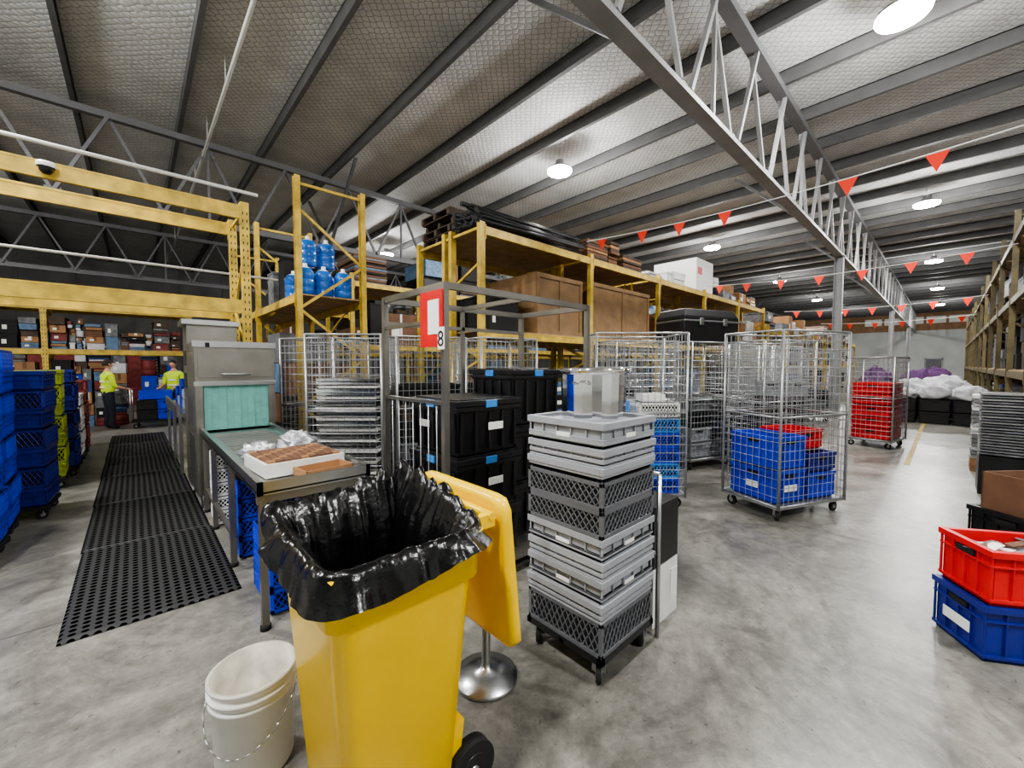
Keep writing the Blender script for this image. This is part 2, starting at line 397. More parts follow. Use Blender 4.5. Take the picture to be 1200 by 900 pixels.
def pallets(name,x0,x1,y0,y1,z,n,k='wood'):
    b=B()
    for j in range(n):
        z0=z+j*.14; o=random.uniform(-.08,.08)
        for i in range(5): 
            w=(x1-x0)/5; b.box(x0+i*w+.02+o,x0+(i+1)*w-.02+o,y0,y1,z0+.12,z0+.135,k); b.box(x0+i*w+.02+o,x0+(i+1)*w-.02+o,y0,y1,z0,z0+.015,k)
        for y in (y0,(y0+y1)/2-.03,y1-.07): b.box(x0+o,x1+o,y,y+.07,z0+.015,z0+.12,k)
    return b.obj(name)
T3=3.75;T2=2.16
pallets('timber_pallet_stack',4.05,5.05,5.85,6.75,T3,4,'woodd')
bundle('black_pole_bundle',3.85,6.5,4.93,5.75,T3,.42,'black',90,.035)
bundle('rolled_black_tarpaulin',5.3,6.8,5.8,6.6,T3,.6,'blackmatte',36,.06)
goods('carton_stack',6.9,9.3,5.0,6.6,T3,.75,['card','cardd','woodd','cardd'],.4,.9,1,3)
goods('white_carton_stack',9.5,11.8,5.0,6.6,T3,.55,['white','linen','white','mix'],.4,.9,1,2)
b=B(); b.box(11.9,13.1,5.0,6.3,T3,T3+.95,'white'); b.box(12.0,12.3,4.996,5.0,T3+.5,T3+.7,'red'); b.obj('white_storage_box',bevel=.02)
goods('carton_stack',13.3,17.8,5.0,6.6,T3,.7,['card','mix','white','blackmatte'],.4,1.0,.9,2)
def crate_wood(x0,x1,y0,y1,z0,z1,k):
    b=B(); b.box(x0,x1,y0,y1,z0,z1,k)
    for x in (x0,(x0+x1)/2-.04,x1-.08): b.box(x,x+.08,y0-.02,y0,z0,z1,k); 
    b.box(x0,x1,y0-.025,y0-.02,z1-.08,z1,k); b.box(x0,x1,y0-.025,y0-.02,z0,z0+.08,k)
    for y in (y0,y1-.08): b.box(x0-.02,x0,y,y+.08,z0,z1,k)
    return b.obj('plywood_shipping_crate')
crate_wood(5.25,6.55,5.0,6.6,T2,3.25,'plyd'); crate_wood(6.9,9.2,5.0,6.6,T2,3.3,'plyd')
goods('carton_stack',9.6,12.2,5.0,6.6,T2,1.0,['card','ply','card'],.5,1.0,1,3)
goods('mixed_stock',12.4,17.8,5.0,6.6,T2,1.1,['card','blackmatte','white','mix'],.5,1.0,1,3)
goods('mixed_stock',4.15,5.15,5.0,6.6,T2,.7,['cardd','mix','blackmatte'],.3,.6,1,3)
goods('stored_equipment',4.15,17.7,5.05,6.7,0,1.7,['blackmatte','mix','blackmatte','teal2','cardd','black'],.3,.7,.95,5,smin=.7)
dk=['card','mix','blackmatte','cardd','teal2','black','blackmatte']
goods('mixed_stock',4.3,26,10.7,12.2,T2,1.2,dk,.4,1.1,.9,3)
goods('carton_stack',4.3,26,10.7,12.2,3.82,1.2,dk,.4,1.1,.9,2)
goods('stored_equipment',4.3,26,10.7,12.3,0,1.8,['mix','blackmatte','teal2','navy'],.4,1.1,.9,3)
goods('carton_stack',4.3,26,18.1,19.6,3.82,1.0,dk,.4,1.1,.9,2)
goods('mixed_stock',4.3,26,18.1,19.6,T2,1.2,dk,.4,1.1,.9,2)
goods('mixed_stock',18.8,40,5,6.6,3.01,1.0,['card','mix','white','blackmatte'],.5,1.1,.9,2)
goods('mixed_stock',18.8,40,5,6.6,1.61,1.0,['card','mix','white','blackmatte'],.5,1.1,.9,2)
goods('stored_equipment',18.8,40,5,6.6,0,1.3,['mix','white','blackmatte'],.5,1.1,.9,3)
pal=['blackmatte','mix','black','cardd','bluem','mix','blackmatte']
goods('mixed_stock',7.1,40,-1.8,-.9,4.11,.6,pal,.4,1,.8,2)
goods('mixed_stock',7.1,40,-1.8,-.9,2.91,1.0,pal,.3,.8,.97,3,smin=.8)
goods('mixed_stock',7.1,40,-1.8,-.9,1.51,1.2,pal,.3,.8,.97,4,smin=.8)
goods('stored_equipment',7.1,40,-1.8,-.9,0,1.3,pal+['foil','white'],.3,.8,.97,6,smin=.8)
pal=['card','linen','redm','mix','woodd','bluem','cardd','blackmatte','linen','mix','teal2','woodd','card','mix']
goods('mixed_stock',-7,1,15.05,15.9,2.01,.85,pal,.12,.38,.98,5,smin=.5)
goods('mixed_stock',-7,1,15.05,15.9,3.11,.45,['blackmatte','cardd','mix','card','linen'],.15,.5,.95,2)
goods('stored_equipment',-7,1,15.05,15.9,0,1.75,['blackmatte','mix','blue','redm','bluem','card','teal2','linen','mix'],.15,.4,.98,8,smin=.8)
goods('mixed_stock',-9,1.4,22,23.5,0,2.8,pal,.3,.7,.95,5,smin=.7)

def bottle(x,y,z):
    b=B(); p=[(0,0),(.12,0),(.135,.02),(.135,.1),(.125,.115),(.135,.13),(.135,.22),(.125,.235),(.135,.25),(.135,.34),(.1,.41),(.035,.44),(.03,.49),(0,.49)]
    b.lathe(p,(0,0,0),'bottle',24,ks=['bottle']*10+['white']*3); return b.obj('water_bottle',(x,y,z))
bo=None
for x,y in ((1.98,6.85),(2.27,6.9),(2.56,6.85),(2.1,7.2),(2.42,7.2),(2.65,7.25),(2.0,7.55),(2.35,7.55)):
    if bo is None: bo=bottle(x,y,2.69)
    else: inst(bo,'water_bottle',(x,y,2.69))
for x,y in ((2.1,7.1),(2.4,7.15)): inst(bo,'water_bottle',(x,y,3.19))
goods('black_storage_case',-.1,1.9,0,.8,0,1,['blackmatte','mix'],.3,.5,1,2)
o=bpy.data.objects['black_storage_case']; o.rotation_euler=(0,0,math.pi/2); o.location=(2.7,8.0,2.695)
b=B(); 
for i in range(4):
    for j in range(3+i%2): yy=7.0+i*1.1; b.box(1.9,2.7,yy,yy+.9,j*.55,j*.55+.53,['mix','blackmatte','cardd','teal2'][(i+j)%4])
b.obj('stored_equipment')

b=B(); b.lathe([(0,.03),(.07,.03),(.075,0),(.07,-.02)],(0,0,0),'white',20); b.lathe([(.055,-.02),(.05,-.06),(.03,-.085),(0,-.09)],(0,0,0),'black',20); b.box(-.02,.02,0,.06,0,.05,'white')
b.obj('dome_security_camera',(-.62,6.53,3.7))

# ------------------------------------------------------------------ mats
for i in range(6):
    y=3.42+i*1.55
    b=B(); b.box(0,.83,0,1.5,.004,.018,'holes',-.03,-.03); 
    b.obj('anti_fatigue_mat',(-.35-.01*i,y,0))

# ------------------------------------------------------------------ crates
def solid_crate(b,x0,x1,y0,y1,z0,h,k,T=None,label=False):
    t=.012; tp=.02
    z1=z0+h
    def bx(*a,kk=k,tx=0,ty=0): b.box(*a,kk,tx,ty,T)
    bx(x0+tp,x1-tp,y0+tp,y1-tp,z0,z0+.015)
    bx(x0+tp,x0+tp+t,y0+tp,y1-tp,z0,z1); bx(x1-tp-t,x1-tp,y0+tp,y1-tp,z0,z1)
    bx(x0+tp,x1-tp,y0+tp,y0+tp+t,z0,z1); bx(x0+tp,x1-tp,y1-tp-t,y1-tp,z0,z1)
    for za,zb,o in ((z1-.035,z1,0),(z1-.09,z1-.08,.006),(z0+.02,z0+.04,.006)):
        if za<z0: continue
        bx(x0+o,x1-o,y0+o,y0+tp,za,zb); bx(x0+o,x1-o,y1-tp,y1-o,za,zb); bx(x0+o,x0+tp,y0+tp,y1-tp,za,zb); bx(x1-tp,x1-o,y0+tp,y1-tp,za,zb)
    nx=max(3,int((x1-x0)/.09)); ny=max(3,int((y1-y0)/.09))
    for i in range(nx+1):
        x=x0+.01+(x1-x0-.028)*i/nx; bx(x,x+.008,y0+.008,y0+tp,z0+.03,z1-.03); bx(x,x+.008,y1-tp,y1-.008,z0+.03,z1-.03)
    for i in range(ny+1):
        y=y0+.01+(y1-y0-.028)*i/ny; bx(x0+.008,x0+tp,y,y+.008,z0+.03,z1-.03); bx(x1-tp,x1-.008,y,y+.008,z0+.03,z1-.03)
    xm=(x0+x1)/2;ym=(y0+y1)/2
    if h>.16: bx(xm-.06,xm+.06,y0+.006,y0+.019,z1-.078,z1-.045,kk='blackmatte'); bx(x0+.006,x0+.019,ym-.06,ym+.06,z1-.078,z1-.045,kk='blackmatte')
    if label:
        bx(xm-.09,xm+.09,y0+.002,y0+.007,z0+h*.35,z0+h*.55,kk='paper'); bx(x0+.002,x0+.007,ym-.07,ym+.07,z0+h*.35,z0+h*.55,kk='paper')
def mesh_crate(b,x0,x1,y0,y1,z0,h,k,T=None,inn='blackmatte'):
    z1=z0+h; t=.01
    def bx(*a): b.box(*a,k,0,0,T)
    for za,zb in ((z0,z0+.022),(z1-.022,z1)):
        bx(x0,x1,y0,y0+t,za,zb); bx(x0,x1,y1-t,y1,za,zb); bx(x0,x0+t,y0,y1,za,zb); bx(x1-t,x1,y0,y1,za,zb)
    bx(x0+.02,x1-.02,y0+.02,y1-.02,z0,z0+.008)
    def lat(p0,p1):
        L=(Vector(p1)-Vector(p0)).length; n=max(4,int(L/.036))
        for i in range(n):
            a=Vector(p0).lerp(Vector(p1),i/n); c=Vector(p0).lerp(Vector(p1),(i+1)/n)
            a0=a+Vector((0,0,z0+.022)); a1=a+Vector((0,0,z1-.022)); c0=c+Vector((0,0,z0+.022)); c1=c+Vector((0,0,z1-.022))
            m0=(a0+a1)/2; m1=(c0+c1)/2
            for q0,q1 in ((a0,m1),(m0,c0),(m0,c1),(a1,m1)):
                if T is not None: q0=T@q0;q1=T@q1
                b.rod(q0,q1,.0045,k,4,cap=False)
    lat((x0+.005,y0+.005,0),(x1-.005,y0+.005,0)); lat((x0+.005,y0+.005,0),(x0+.005,y1-.005,0))
    lat((x1-.005,y0+.005,0),(x1-.005,y1-.005,0)); lat((x0+.005,y1-.005,0),(x1-.005,y1-.005,0))
    for x in (x0,x1-.02):
        for y in (y0,y1-.02): bx(x,x+.02,y,y+.02,z0,z1)
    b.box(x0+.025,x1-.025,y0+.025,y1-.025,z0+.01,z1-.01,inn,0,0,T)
def caster(b,x,y,r=.045,k='rubber',a=.6):
    dx,dy=math.cos(a),math.sin(a)
    b.rod((x-dy*.014,y+dx*.014,r),(x+dy*.014,y-dx*.014,r),r,k,14)
    b.rod((x-dy*.016,y+dx*.016,r),(x+dy*.016,y-dx*.016,r),r*.45,'steel',10)
    for s in (-1,1):
        b.bar((x-dy*.022*s,y+dx*.022*s,r),(x-dy*.02*s+.0,y+dx*.02*s,r*2+.015),.028,.004,'steel')
    b.box(x-.03,x+.03,y-.03,y+.03,r*2+.012,r*2+.022,'steel')

b=B()
b.box(0,.51,0,.03,.12,.15,'black');b.box(0,.51,.48,.51,.12,.15,'black');b.box(0,.03,0,.51,.12,.15,'black');b.box(.48,.51,0,.51,.12,.15,'black');b.box(.0,.51,.24,.27,.12,.145,'black')
for x in (.05,.46):
    for y in (.05,.46): caster(b,x,y,.05)
b.obj('wheeled_dolly',(1.62,1.10,0))
b=B(); z=.15
for kind,h in (('m',.18),('l',.09),('l',.12),('l',.09),('l',.12),('m',.14),('m',.14),('l',.07),('l',.09),('l',.13)):
    o=random.uniform(-.005,.005); i=.0 if kind=='l' else .005
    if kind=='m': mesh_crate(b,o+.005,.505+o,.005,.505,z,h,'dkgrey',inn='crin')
    else:
        solid_crate(b,o,.51+o,0,.51,z,h,'ltgrey')
        if h>.11: b.box(.21+o,.30+o,.004,.009,z+h*.3,z+h*.48,'paper'); b.box(.004+o,.009+o,.21,.30,z+h*.3,z+h*.48,'paper')
        b.box(.02,.49,.02,.49,z+h-.03,z+h-.02,'ltgrey')
    z+=h
b.obj('glass_rack_stack',(1.62,1.10,0),bevel=.002)
b=B()
b.lathe([(0,0),(.17,0),(.178,.012),(.184,.25)],(0,0,0),'chrome',22,sm=False); b.lathe([(.184,.25),(.196,.258),(.2,.27),(.197,.285),(.186,.285)],(0,0,0),'chrome',44); b.lathe([(.186,.285),(.176,.24),(.165,.02),(0,.02)],(0,0,0),'chrome',22,sm=False)
for s_ in (-1,1): b.path([(s_*.19,-.04,.2),(s_*.225,-.035,.21),(s_*.225,.035,.21),(s_*.19,.04,.2)],.006,'chrome')
b.obj('silver_ice_bucket',(1.91,1.37,z-.02),.3)

# ------------------------------------------------------------------ wheelie bin
b=B(); cx,cy=.607,1.367; N=64
def R(hx,hy,r,z,dx=0): return ringz(hx,hy,r,N,z,cx+dx,cy)
rl=[R(.17,.195,.04,.03,.0),R(.185,.21,.045,.05,.0),R(.238,.268,.05,.86,0),R(.243,.273,.05,.87,0),R(.258,.288,.05,.875,0),R(.26,.29,.05,.98,0),R(.272,.302,.05,.985,0),R(.274,.304,.05,1.035,0),R(.262,.292,.05,1.04,0),R(.24,.27,.05,1.0,0),R(.165,.19,.04,.08,.0)]
b.rings(rl,'yellow',capa=True,capb=True)
b.box(cx+.12,cx+.24,cy-.2,cy+.2,.06,.3,'yellow',.02,.02)
b.rod((cx+.345,cy-.24,1.04),(cx+.345,cy+.24,1.04),.016,'yellow',10)
for y in (-.22,0,.22): b.box(cx+.25,cx+.36,cy+y-.015,cy+y+.015,1.0,1.05,'yellow')
for y in (-.2,.2):
    b.rod((.87,cy+y-.025,.1),(.87,cy+y+.025,.1),.1,'rubber',28); b.rod((.87,cy+y-.028,.1),(.87,cy+y+.028,.1),.06,'black',20); b.rod((.87,cy+y-.032,.1),(.87,cy+y+.032,.1),.02,'steel',12)
b.rod((.87,cy-.2,.1),(.87,cy+.2,.1),.012,'steel',8); b.box(.78,.89,cy-.16,cy+.16,.08,.14,'yellow')
lcy=1.40
def lring(x,hy,z0,z1,r): 
    zc=(z0+z1)/2; hz=(z1-z0)/2
    return [(x+(1.12-(zc+zz))*.10, lcy+yy, zc+zz) for yy,zz,_,_ in rr(hy,hz,r,48)]
rl=[lring(.975,.275,.50,1.08,.05),lring(.985,.29,.48,1.10,.05),lring(1.02,.293,.475,1.102,.05),lring(1.025,.275,.49,1.08,.05),lring(1.025,.235,.54,1.03,.05),lring(1.0,.215,.56,1.01,.04)]
b.rings(rl,'yellow',capa=True,capb=True)
b.obj('wheelie_bin')
b=B(); N=320
prof=[(-.10,.5),(-.085,.75),(-.055,.9),(-.03,.98),(-.012,1.03),(.004,1.052),(.02,1.056),(.031,1.04),(.037,1.015),(.042,.985),(.047,.955),(.05,.925)]
WJ=[0,0,.1,.35,.7,1,1,1,.95,.85,.7,.6]
cl=lambda v:max(0,min(1,v))
rl=[]
for j,(o,zz) in enumerate(prof):
    ring=[]
    for i,(x,y,nx,ny) in enumerate(rr(.252,.282,.06,N,cx,cy)):
        th=i/N*2*math.pi; dx,dy=math.cos(th),math.sin(th)
        px,py=(x-cx),(y-cy); L=math.hypot(px,py); cn=(-px*.7-py*.72)/L
        ex=max(0,j-6)/5
        w1=noise.noise(Vector((dx*3,dy*3,j*.12)))
        w2=noise.noise(Vector((dx*8,dy*8,j*.2+9)))
        w3=noise.noise(Vector((dx*22,dy*22,j*.4+3)))
        off=o+(.004+.036*ex)*(w1+.25)+(.004+.02*ex)*w2+.004*w3
        if j<4: off=o-.035*abs(w1)-.035*abs(w2)-.01*abs(w3)
        f=.5+.35*max(0,cn)
        z_=zz if j<6 else 1.056-(1.056-zz)*f+ex*(.035*w1+.02*w2)
        rise=.065*cl((px/.26-.2)/.7)*cl((py+.27)/.25)+.035*cl(py/.28)
        z_+=rise*WJ[j]*(1+.6*w2)+ (.012*w2+.005*w3 if 3<j<7 else 0)
        ring.append((x+nx*off,y+ny*off,z_))
    rl.append(ring)
b.rings(rl,'bagblack',capa=True); b.obj('bin_liner_bag')

# ------------------------------------------------------------------ white bucket
b=B(); p=[(0,.0),(.13,.0),(.135,.01),(.143,.3),(.152,.302),(.152,.315),(.144,.317),(.145,.335),(.156,.337),(.156,.35),(.146,.352),(.147,.375),(.155,.378),(.155,.39),(.142,.39),(.13,.02),(0,.02)]
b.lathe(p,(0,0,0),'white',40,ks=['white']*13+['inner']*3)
pl=[]
for i in range(17):
    t=math.pi*i/16; pl.append((.165*math.cos(t)*1.0,0,.33-.17*math.sin(t)))
pl=[(x,(-math.sqrt(max(0,.163**2-x*x)) if abs(x)<.163 else 0)-.004,zz) for x,_,zz in pl]
b.path(pl,.003,'steel'); 
bk=b.obj('plastic_bucket',(.31,1.86,0),math.radians(-35))

# ------------------------------------------------------------------ dish table + machine
b=B(); tx0,tx1,ty0,ty1,tz=.5,1.18,2.72,5.55,.88
b.box(tx0,tx1,ty0,ty1,tz-.04,tz-.03,'steel')
for y in [ty0+.0]: b.box(tx0,tx1,y,y+.02,tz-.05,tz+.03,'steel')
b.box(tx0,tx0+.03,ty0,ty1,tz-.05,tz+.03,'steel'); b.box(tx1-.03,tx1,ty0,ty1,tz-.05,tz+.03,'steel')
for i in range(26): b.box(tx0+.1,tx1-.1,ty0+.12+i*.1,ty0+.14+i*.1,tz-.03,tz-.024,'steeld')
for x in (tx0+.03,tx1-.03):
    for y in (ty0+.04,ty0+1.1,ty0+2.1,ty1-.1):
        b.box(x-.02,x+.02,y-.02,y+.02,.02,tz-.04,'steeld'); b.rod((x,y,0),(x,y,.03),.03,'rubber',10)
for x in (tx0+.03,tx1-.03): b.bar((x,ty0+1.1,.25),(x,ty1-.1,.25),.03,.03,'steeld')
b.bar((tx0,ty0+.04,.8),(tx1,ty0+.04,.8),.03,.05,'steeld')
b.obj('stainless_dish_table')
b=B()
for j in range(3): mesh_crate(b,.58,1.05,2.86,3.36,.02+j*.16,.15,'blue')
for j in range(4): mesh_crate(b,.58,1.05,3.9,4.4,.02+j*.16,.15,'blue')
b.obj('blue_glass_rack_stack')
b=B()
for j in range(5): mesh_crate(b,.54,.95,4.87,5.25,.02+j*.14,.13,'white')
b.obj('white_glass_rack_stack')
b=B(); mx0,mx1,my0,my1=.47,1.24,5.58,6.45
b.box(mx0,mx1,my0,my1,.15,.84,'steeld'); b.box(mx0,mx1,my0,my1,1.4,1.86,'steeld')
b.box(mx0,mx0+.07,my0,my1,.84,1.4,'steeld'); b.box(mx1-.07,mx1,my0,my1,.84,1.4,'steeld'); b.box(mx0,mx1,my1-.05,my1,.84,1.4,'steeld')
b.box(mx0-.015,mx1+.015,my0-.015,my0+.01,1.8,1.87,'steel'); b.box(mx0-.012,mx1+.012,my0-.012,my0,1.37,1.42,'steel')
b.box(mx0+.03,mx1-.03,my0-.006,my0,1.46,1.77,'steeld')
b.box(mx0+.05,mx1-.05,my0-.006,my0,.2,.78,'steel')
b.rod((mx0+.25,my0-.05,1.5),(mx1-.25,my0-.05,1.5),.012,'steel',8); b.rod((mx0+.25,my0-.05,1.5),(mx0+.25,my0,1.5),.01,'steel'); b.rod((mx1-.25,my0-.05,1.5),(mx1-.25,my0,1.5),.01,'steel')
b.box(mx0+.1,mx0+.14,my0-.018,my0-.01,1.8,1.85,'blackmatte')
for x in (mx0+.05,mx1-.05):
    for y in (my0+.05,my1-.05): b.rod((x,y,0),(x,y,.16),.025,'steel',10)
for i in range(9):
    x=mx0+.075+i*.069; b.box(x,x+.073,my0+.02+.006*(i%2),my0+.024+.006*(i%2),.87,1.38,'teal')
b.box(mx0-.004,mx0,my0+.08,my1-.08,.2,.8,'steel'); b.box(mx0-.004,mx0,my0+.08,my1-.08,.9,1.75,'steel')
b.obj('pass_through_dishwasher',bevel=.006)
b=B(); b.box(.5,1.05,6.75,7.3,1.0,2.15,'steeld'); b.box(.45,1.08,6.7,7.35,2.13,2.2,'steel'); 
for z_ in (1.3,1.6): b.box(.49,.5,6.8,7.2,z_,z_+.2,'blackmatte')
b.box(.5,1.05,6.75,7.3,0.0,1.0,'steeld')
b.obj('dish_dryer_unit',bevel=.006)
b=B(); b.box(.42,1.05,7.5,10.5,.85,.9,'steel'); b.box(.42,.45,7.5,10.5,.9,1.0,'steel')
for y in (7.6,8.9,10.4):
    for x in (.46,1.0): b.box(x-.02,x+.02,y-.02,y+.02,0,.85,'steel')
for j in range(5): 
    for q in range(1+j%3): mesh_crate(b,.55,1.0,7.6+.5*j,8.05+.5*j,.9+q*.16,.15,'ltgrey' if j%2 else 'blue')
b.obj('clean_side_table')

b=B(); T=Matrix.Translation((.6,3.0,tz-.022))@Matrix.Rotation(math.radians(4),4,'Z')
b.box(0,.52,0,.5,0,.09,'white',T=T); 
for i in range(9):
    for j in range(9): b.box(.02+i*.054,.066+i*.054,.02+j*.052,.062+j*.052,.09,.105,'cardd' if (i*7+j*5)%4 else 'card',T=T)
b.obj('egg_tray_box')
b=B(); T=Matrix.Translation((.78,2.76,tz-.022))@Matrix.Rotation(math.radians(8),4,'Z')
b.box(0,.32,0,.2,0,.012,'card',T=T);b.box(0,.32,0,.01,0,.06,'card',T=T);b.box(0,.32,.19,.2,0,.06,'card',T=T);b.box(0,.01,0,.2,0,.06,'card',T=T);b.box(.31,.32,0,.2,0,.06,'card',T=T)
b.obj('cardboard_tray')
def lump(name,c,s,k,seed,amp=.35,n=36,flat=True):
    b=B(); rl=[]
    for j in range(n//2+1):
        ph=math.pi*j/(n//2); ring=[]
        for i in range(n):
            t=2*math.pi*i/n; d=Vector((math.sin(ph)*math.cos(t),math.sin(ph)*math.sin(t),math.cos(ph)))
            q=1+amp*noise.noise(d*2.5+Vector((seed,0,0)))+amp*.5*noise.noise(d*7+Vector((0,seed,0)))+amp*.25*noise.noise(d*17+Vector((0,seed,2)))
            v=Vector((d.x*s[0]*q,d.y*s[1]*q,d.z*s[2]*q)); 
            if flat: v.z=max(v.z,-s[2]*.5)
            ring.append(tuple(v))
        rl.append(ring)
    b.rings(rl,k); return b.obj(name,(c[0],c[1],c[2]+s[2]*.5))
lump('crumpled_plastic_bag',(1.02,3.82,tz-.02),(.13,.22,.1),'foil',3,.5)
lump('foil_tray_pile',(.72,3.78,tz-.02),(.12,.16,.07),'foil',8,.5)

# ------------------------------------------------------------------ roll cages
def cage_mesh(w,d,h,sides='FBLR',wire=.0036):
    b=B(); zb=.16
    for x in (0,w):
        for y in (0,d): b.rod((x,y,zb-.03),(x,y,h),.015,'zinc',8)
    for z in (zb,h,h*.55):
        b.rod((0,0,z),(0,d,z),.012,'zinc',6); b.rod((w,0,z),(w,d,z),.012,'zinc',6); b.rod((0,d,z),(w,d,z),.012,'zinc',6)
        if 'F' in sides or z==zb: b.rod((0,0,z),(w,0,z),.012,'zinc',6)
    b.box(0,w,0,d,zb-.03,zb,'zinc')
    for x in (.07,w-.07):
        for y in (.07,d-.07): caster(b,x,y,.055,a=random.uniform(0,3))
    nz=int((h-zb)/.09)
    def panel(p,q):
        p=Vector(p);q=Vector(q);L=(q-p).length;n=int(L/.07)
        for i in range(1,n): 
            a=p.lerp(q,i/n); b.rod((a.x,a.y,zb),(a.x,a.y,h),wire,'zinc',4,cap=False)
        for i in range(1,nz): z=zb+(h-zb)*i/nz; b.rod((p.x,p.y,z),(q.x,q.y,z),wire,'zinc',4,cap=False)
    if 'F' in sides: panel((0,0,0),(w,0,0))
    if 'B' in sides: panel((0,d,0),(w,d,0))
    if 'L' in sides: panel((0,0,0),(0,d,0))
    if 'R' in sides: panel((w,0,0),(w,d,0))
    return b
def place(fn,name,loc,rz,bevel=0):
    b=B(); fn(b); return b.obj(name,(loc[0],loc[1],0),rz,bevel)
r=math.radians
FX,FY=4.70,1.11
cF=cage_mesh(1.0,.68,1.95).obj('roll_cage',(FX,FY,0),r(-23.3))
def c1(b):
    z=.165
    for j in range(2): solid_crate(b,.04,.48,.06,.62,z+j*.35,.34,'blue',label=(j==0))
    solid_crate(b,.52,.95,.06,.62,z,.28,'blue'); solid_crate(b,.52,.95,.06,.62,z+.29,.2,'navy'); solid_crate(b,.5,.94,.2,.62,z+.5,.22,'red')
place(c1,'crates_in_roll_cage',(FX,FY),r(-23.3))
inst(cF,'roll_cage',(3.68,2.6,0),r(-42))
def c2(b):
    for j in range(6): mesh_crate(b,.5,.95,.06,.55,.165+j*.17,.165,['blue','ltblue','blue','blue','ltblue','white'][j])
    for j in range(5): mesh_crate(b,.04,.47,.06,.55,.165+j*.17,.165,['ltgrey','blue','ltgrey','ltblue','ltblue'][j])
    b.box(.1,.4,.1,.4,1.02,1.2,'ltblue'); b.box(.55,.8,.1,.4,1.19,1.27,'white')
place(c2,'crates_in_roll_cage',(3.68,2.6),r(-42))
for x,y,a in ((5.0,3.2,-30),(6.1,2.6,-20),(7.3,2.5,-10),(8.6,2.2,-15),(6.5,1.75,-25),(9.9,2.7,0),(12.6,2.6,0),(14,2.2,5)):
    inst(cF,'roll_cage',(x,y,0),r(a))
    k=[random.choice(['ltgrey','bluem','black','blackmatte','mix','mix','teal2','blackmatte']) for _ in range(8)]
    def cc(b):
        for j in range(random.randint(1,5)): solid_crate(b,.04,.48,.05,.62,.165+j*.24,.23,k[j])
        for j in range(random.randint(1,5)): solid_crate(b,.52,.96,.05,.62,.165+j*.24,.23,k[(j+3)%8])
    place(cc,'crates_in_roll_cage',(x,y),r(a))
b=B(); b.box(0,1.15,0,.6,0,.38,'black',0,0); b.box(-.01,1.16,-.01,.61,.3,.33,'steel'); 
for x in (.3,.8): b.box(x,x+.08,-.02,0,.25,.36,'steel')
b.box(.05,1.1,.05,.55,.38,.5,'black',-.05,-.05); b.obj('black_road_case',(6.05,2.7,1.965),r(-20),bevel=.01)
c3=cage_mesh(.85,.7,1.75).obj('roll_cage',(10.35,.66,0),r(-10))
def c3f(b):
    for j in range(5): solid_crate(b,.05,.8,.05,.64,.165+j*.22,.21,'red')
place(c3f,'crates_in_roll_cage',(10.35,.66),r(-10))
cL=cage_mesh(.86,.7,1.95).obj('roll_cage',(1.42,4.97,0),r(-43))
def trays(b):
    for j in range(30): 
        o=random.uniform(-.015,.015); b.box(.08+o,.78+o,.06,.62,.2+j*.042,.2+j*.042+.028,'steel' if j%3 else 'white',.01,.01)
place(trays,'sheet_pan_stack',(1.42,4.97),r(-43))
inst(cL,'roll_cage',(1.42,6.05,0),r(-60)); inst(cL,'roll_cage',(2.3,4.5,0),r(-20)); inst(cL,'roll_cage',(3.2,4.0,0),r(-10))
def cc0(b):
    for j in range(5): solid_crate(b,.05,.8,.05,.64,.165+j*.24,.23,['blackmatte','mix','blackmatte','woodd','blackmatte','mix'][j])
place(cc0,'crates_in_roll_cage',(2.3,4.5),r(-20)); place(cc0,'crates_in_roll_cage',(3.2,4.0),r(-10))

# ------------------------------------------------------------------ tall steel frame trolley
b=B(); w,d,h=1.5,.84,2.13
for x in (0,w):
    for y in (0,d): b.box(x-.02,x+.02,y-.02,y+.02,.1,h,'steeld'); caster(b,x,y,.05)
for z_ in (.14,h-.02):
    for y in (0,d): b.bar((0,y,z_),(w,y,z_),.03,.045,'steeld')
    for x in (0,w): b.bar((x,0,z_),(x,d,z_),.03,.045,'steeld')
b.bar((0,d,h-.2),(w,d,h-.2),.03,.03,'steeld'); b.bar((0,0,h-.24),(0,d,h-.24),.025,.025,'steeld')
b.bar((0,0,1.35),(0,d,1.35),.025,.025,'steeld'); b.bar((w/2,0,h-.02),(w/2,d,h-.02),.03,.035,'steeld'); b.box(w/2-.015,w/2+.015,d-.015,d+.015,.14,h,'steeld')
b.box(0,w,0,d,.125,.14,'steeld')
for i in range(9): b.rod((0,.0+i*d/8,.14),(0,i*d/8,1.35),.004,'zinc',5)
b.obj('steel_frame_trolley',(1.46,2.2,0))
def tote(b,x0,x1,y0,y1,z,h,lab=True):
    b.box(x0+.02,x1-.02,y0+.02,y1-.02,z,z+h-.05,'black',.03,.03)
    n=5
    for i in range(n):
        x=x0+.06+(x1-x0-.12)*i/(n-1); b.box(x-.012,x+.012,y0+.012,y0+.05,z+.03,z+h-.1,'black',0,.0)
        y=y0+.06+(y1-y0-.12)*i/(n-1); b.box(x0+.012,x0+.05,y-.012,y+.012,z+.03,z+h-.1,'black')
    b.box(x0+.005,x1-.005,y0+.005,y1-.005,z+h-.085,z+h-.055,'black'); b.box(x0,x1,y0,y1,z+h-.05,z+h-.01,'black'); b.box(x0+.04,x1-.04,y0+.04,y1-.04,z+h-.01,z+h,'black')
    xm=(x0+x1)/2; ym=(y0+y1)/2
    b.box(xm-.05,xm+.05,y0-.008,y0+.012,z+h-.065,z+h-.012,'ltblue'); b.box(x0-.008,x0+.012,ym-.05,ym+.05,z+h-.065,z+h-.012,'ltblue')
    if lab: b.box(x0+.004,x0+.012,ym+.03,ym+.17,z+h*.45,z+h*.58,'paper'); b.box(xm-.02,xm+.12,y0+.006,y0+.012,z+h*.42,z+h*.56,'paper')
b=B()
for j in range(3): tote(b,.12,.74,.05,.70,.14+j*.41,.40)
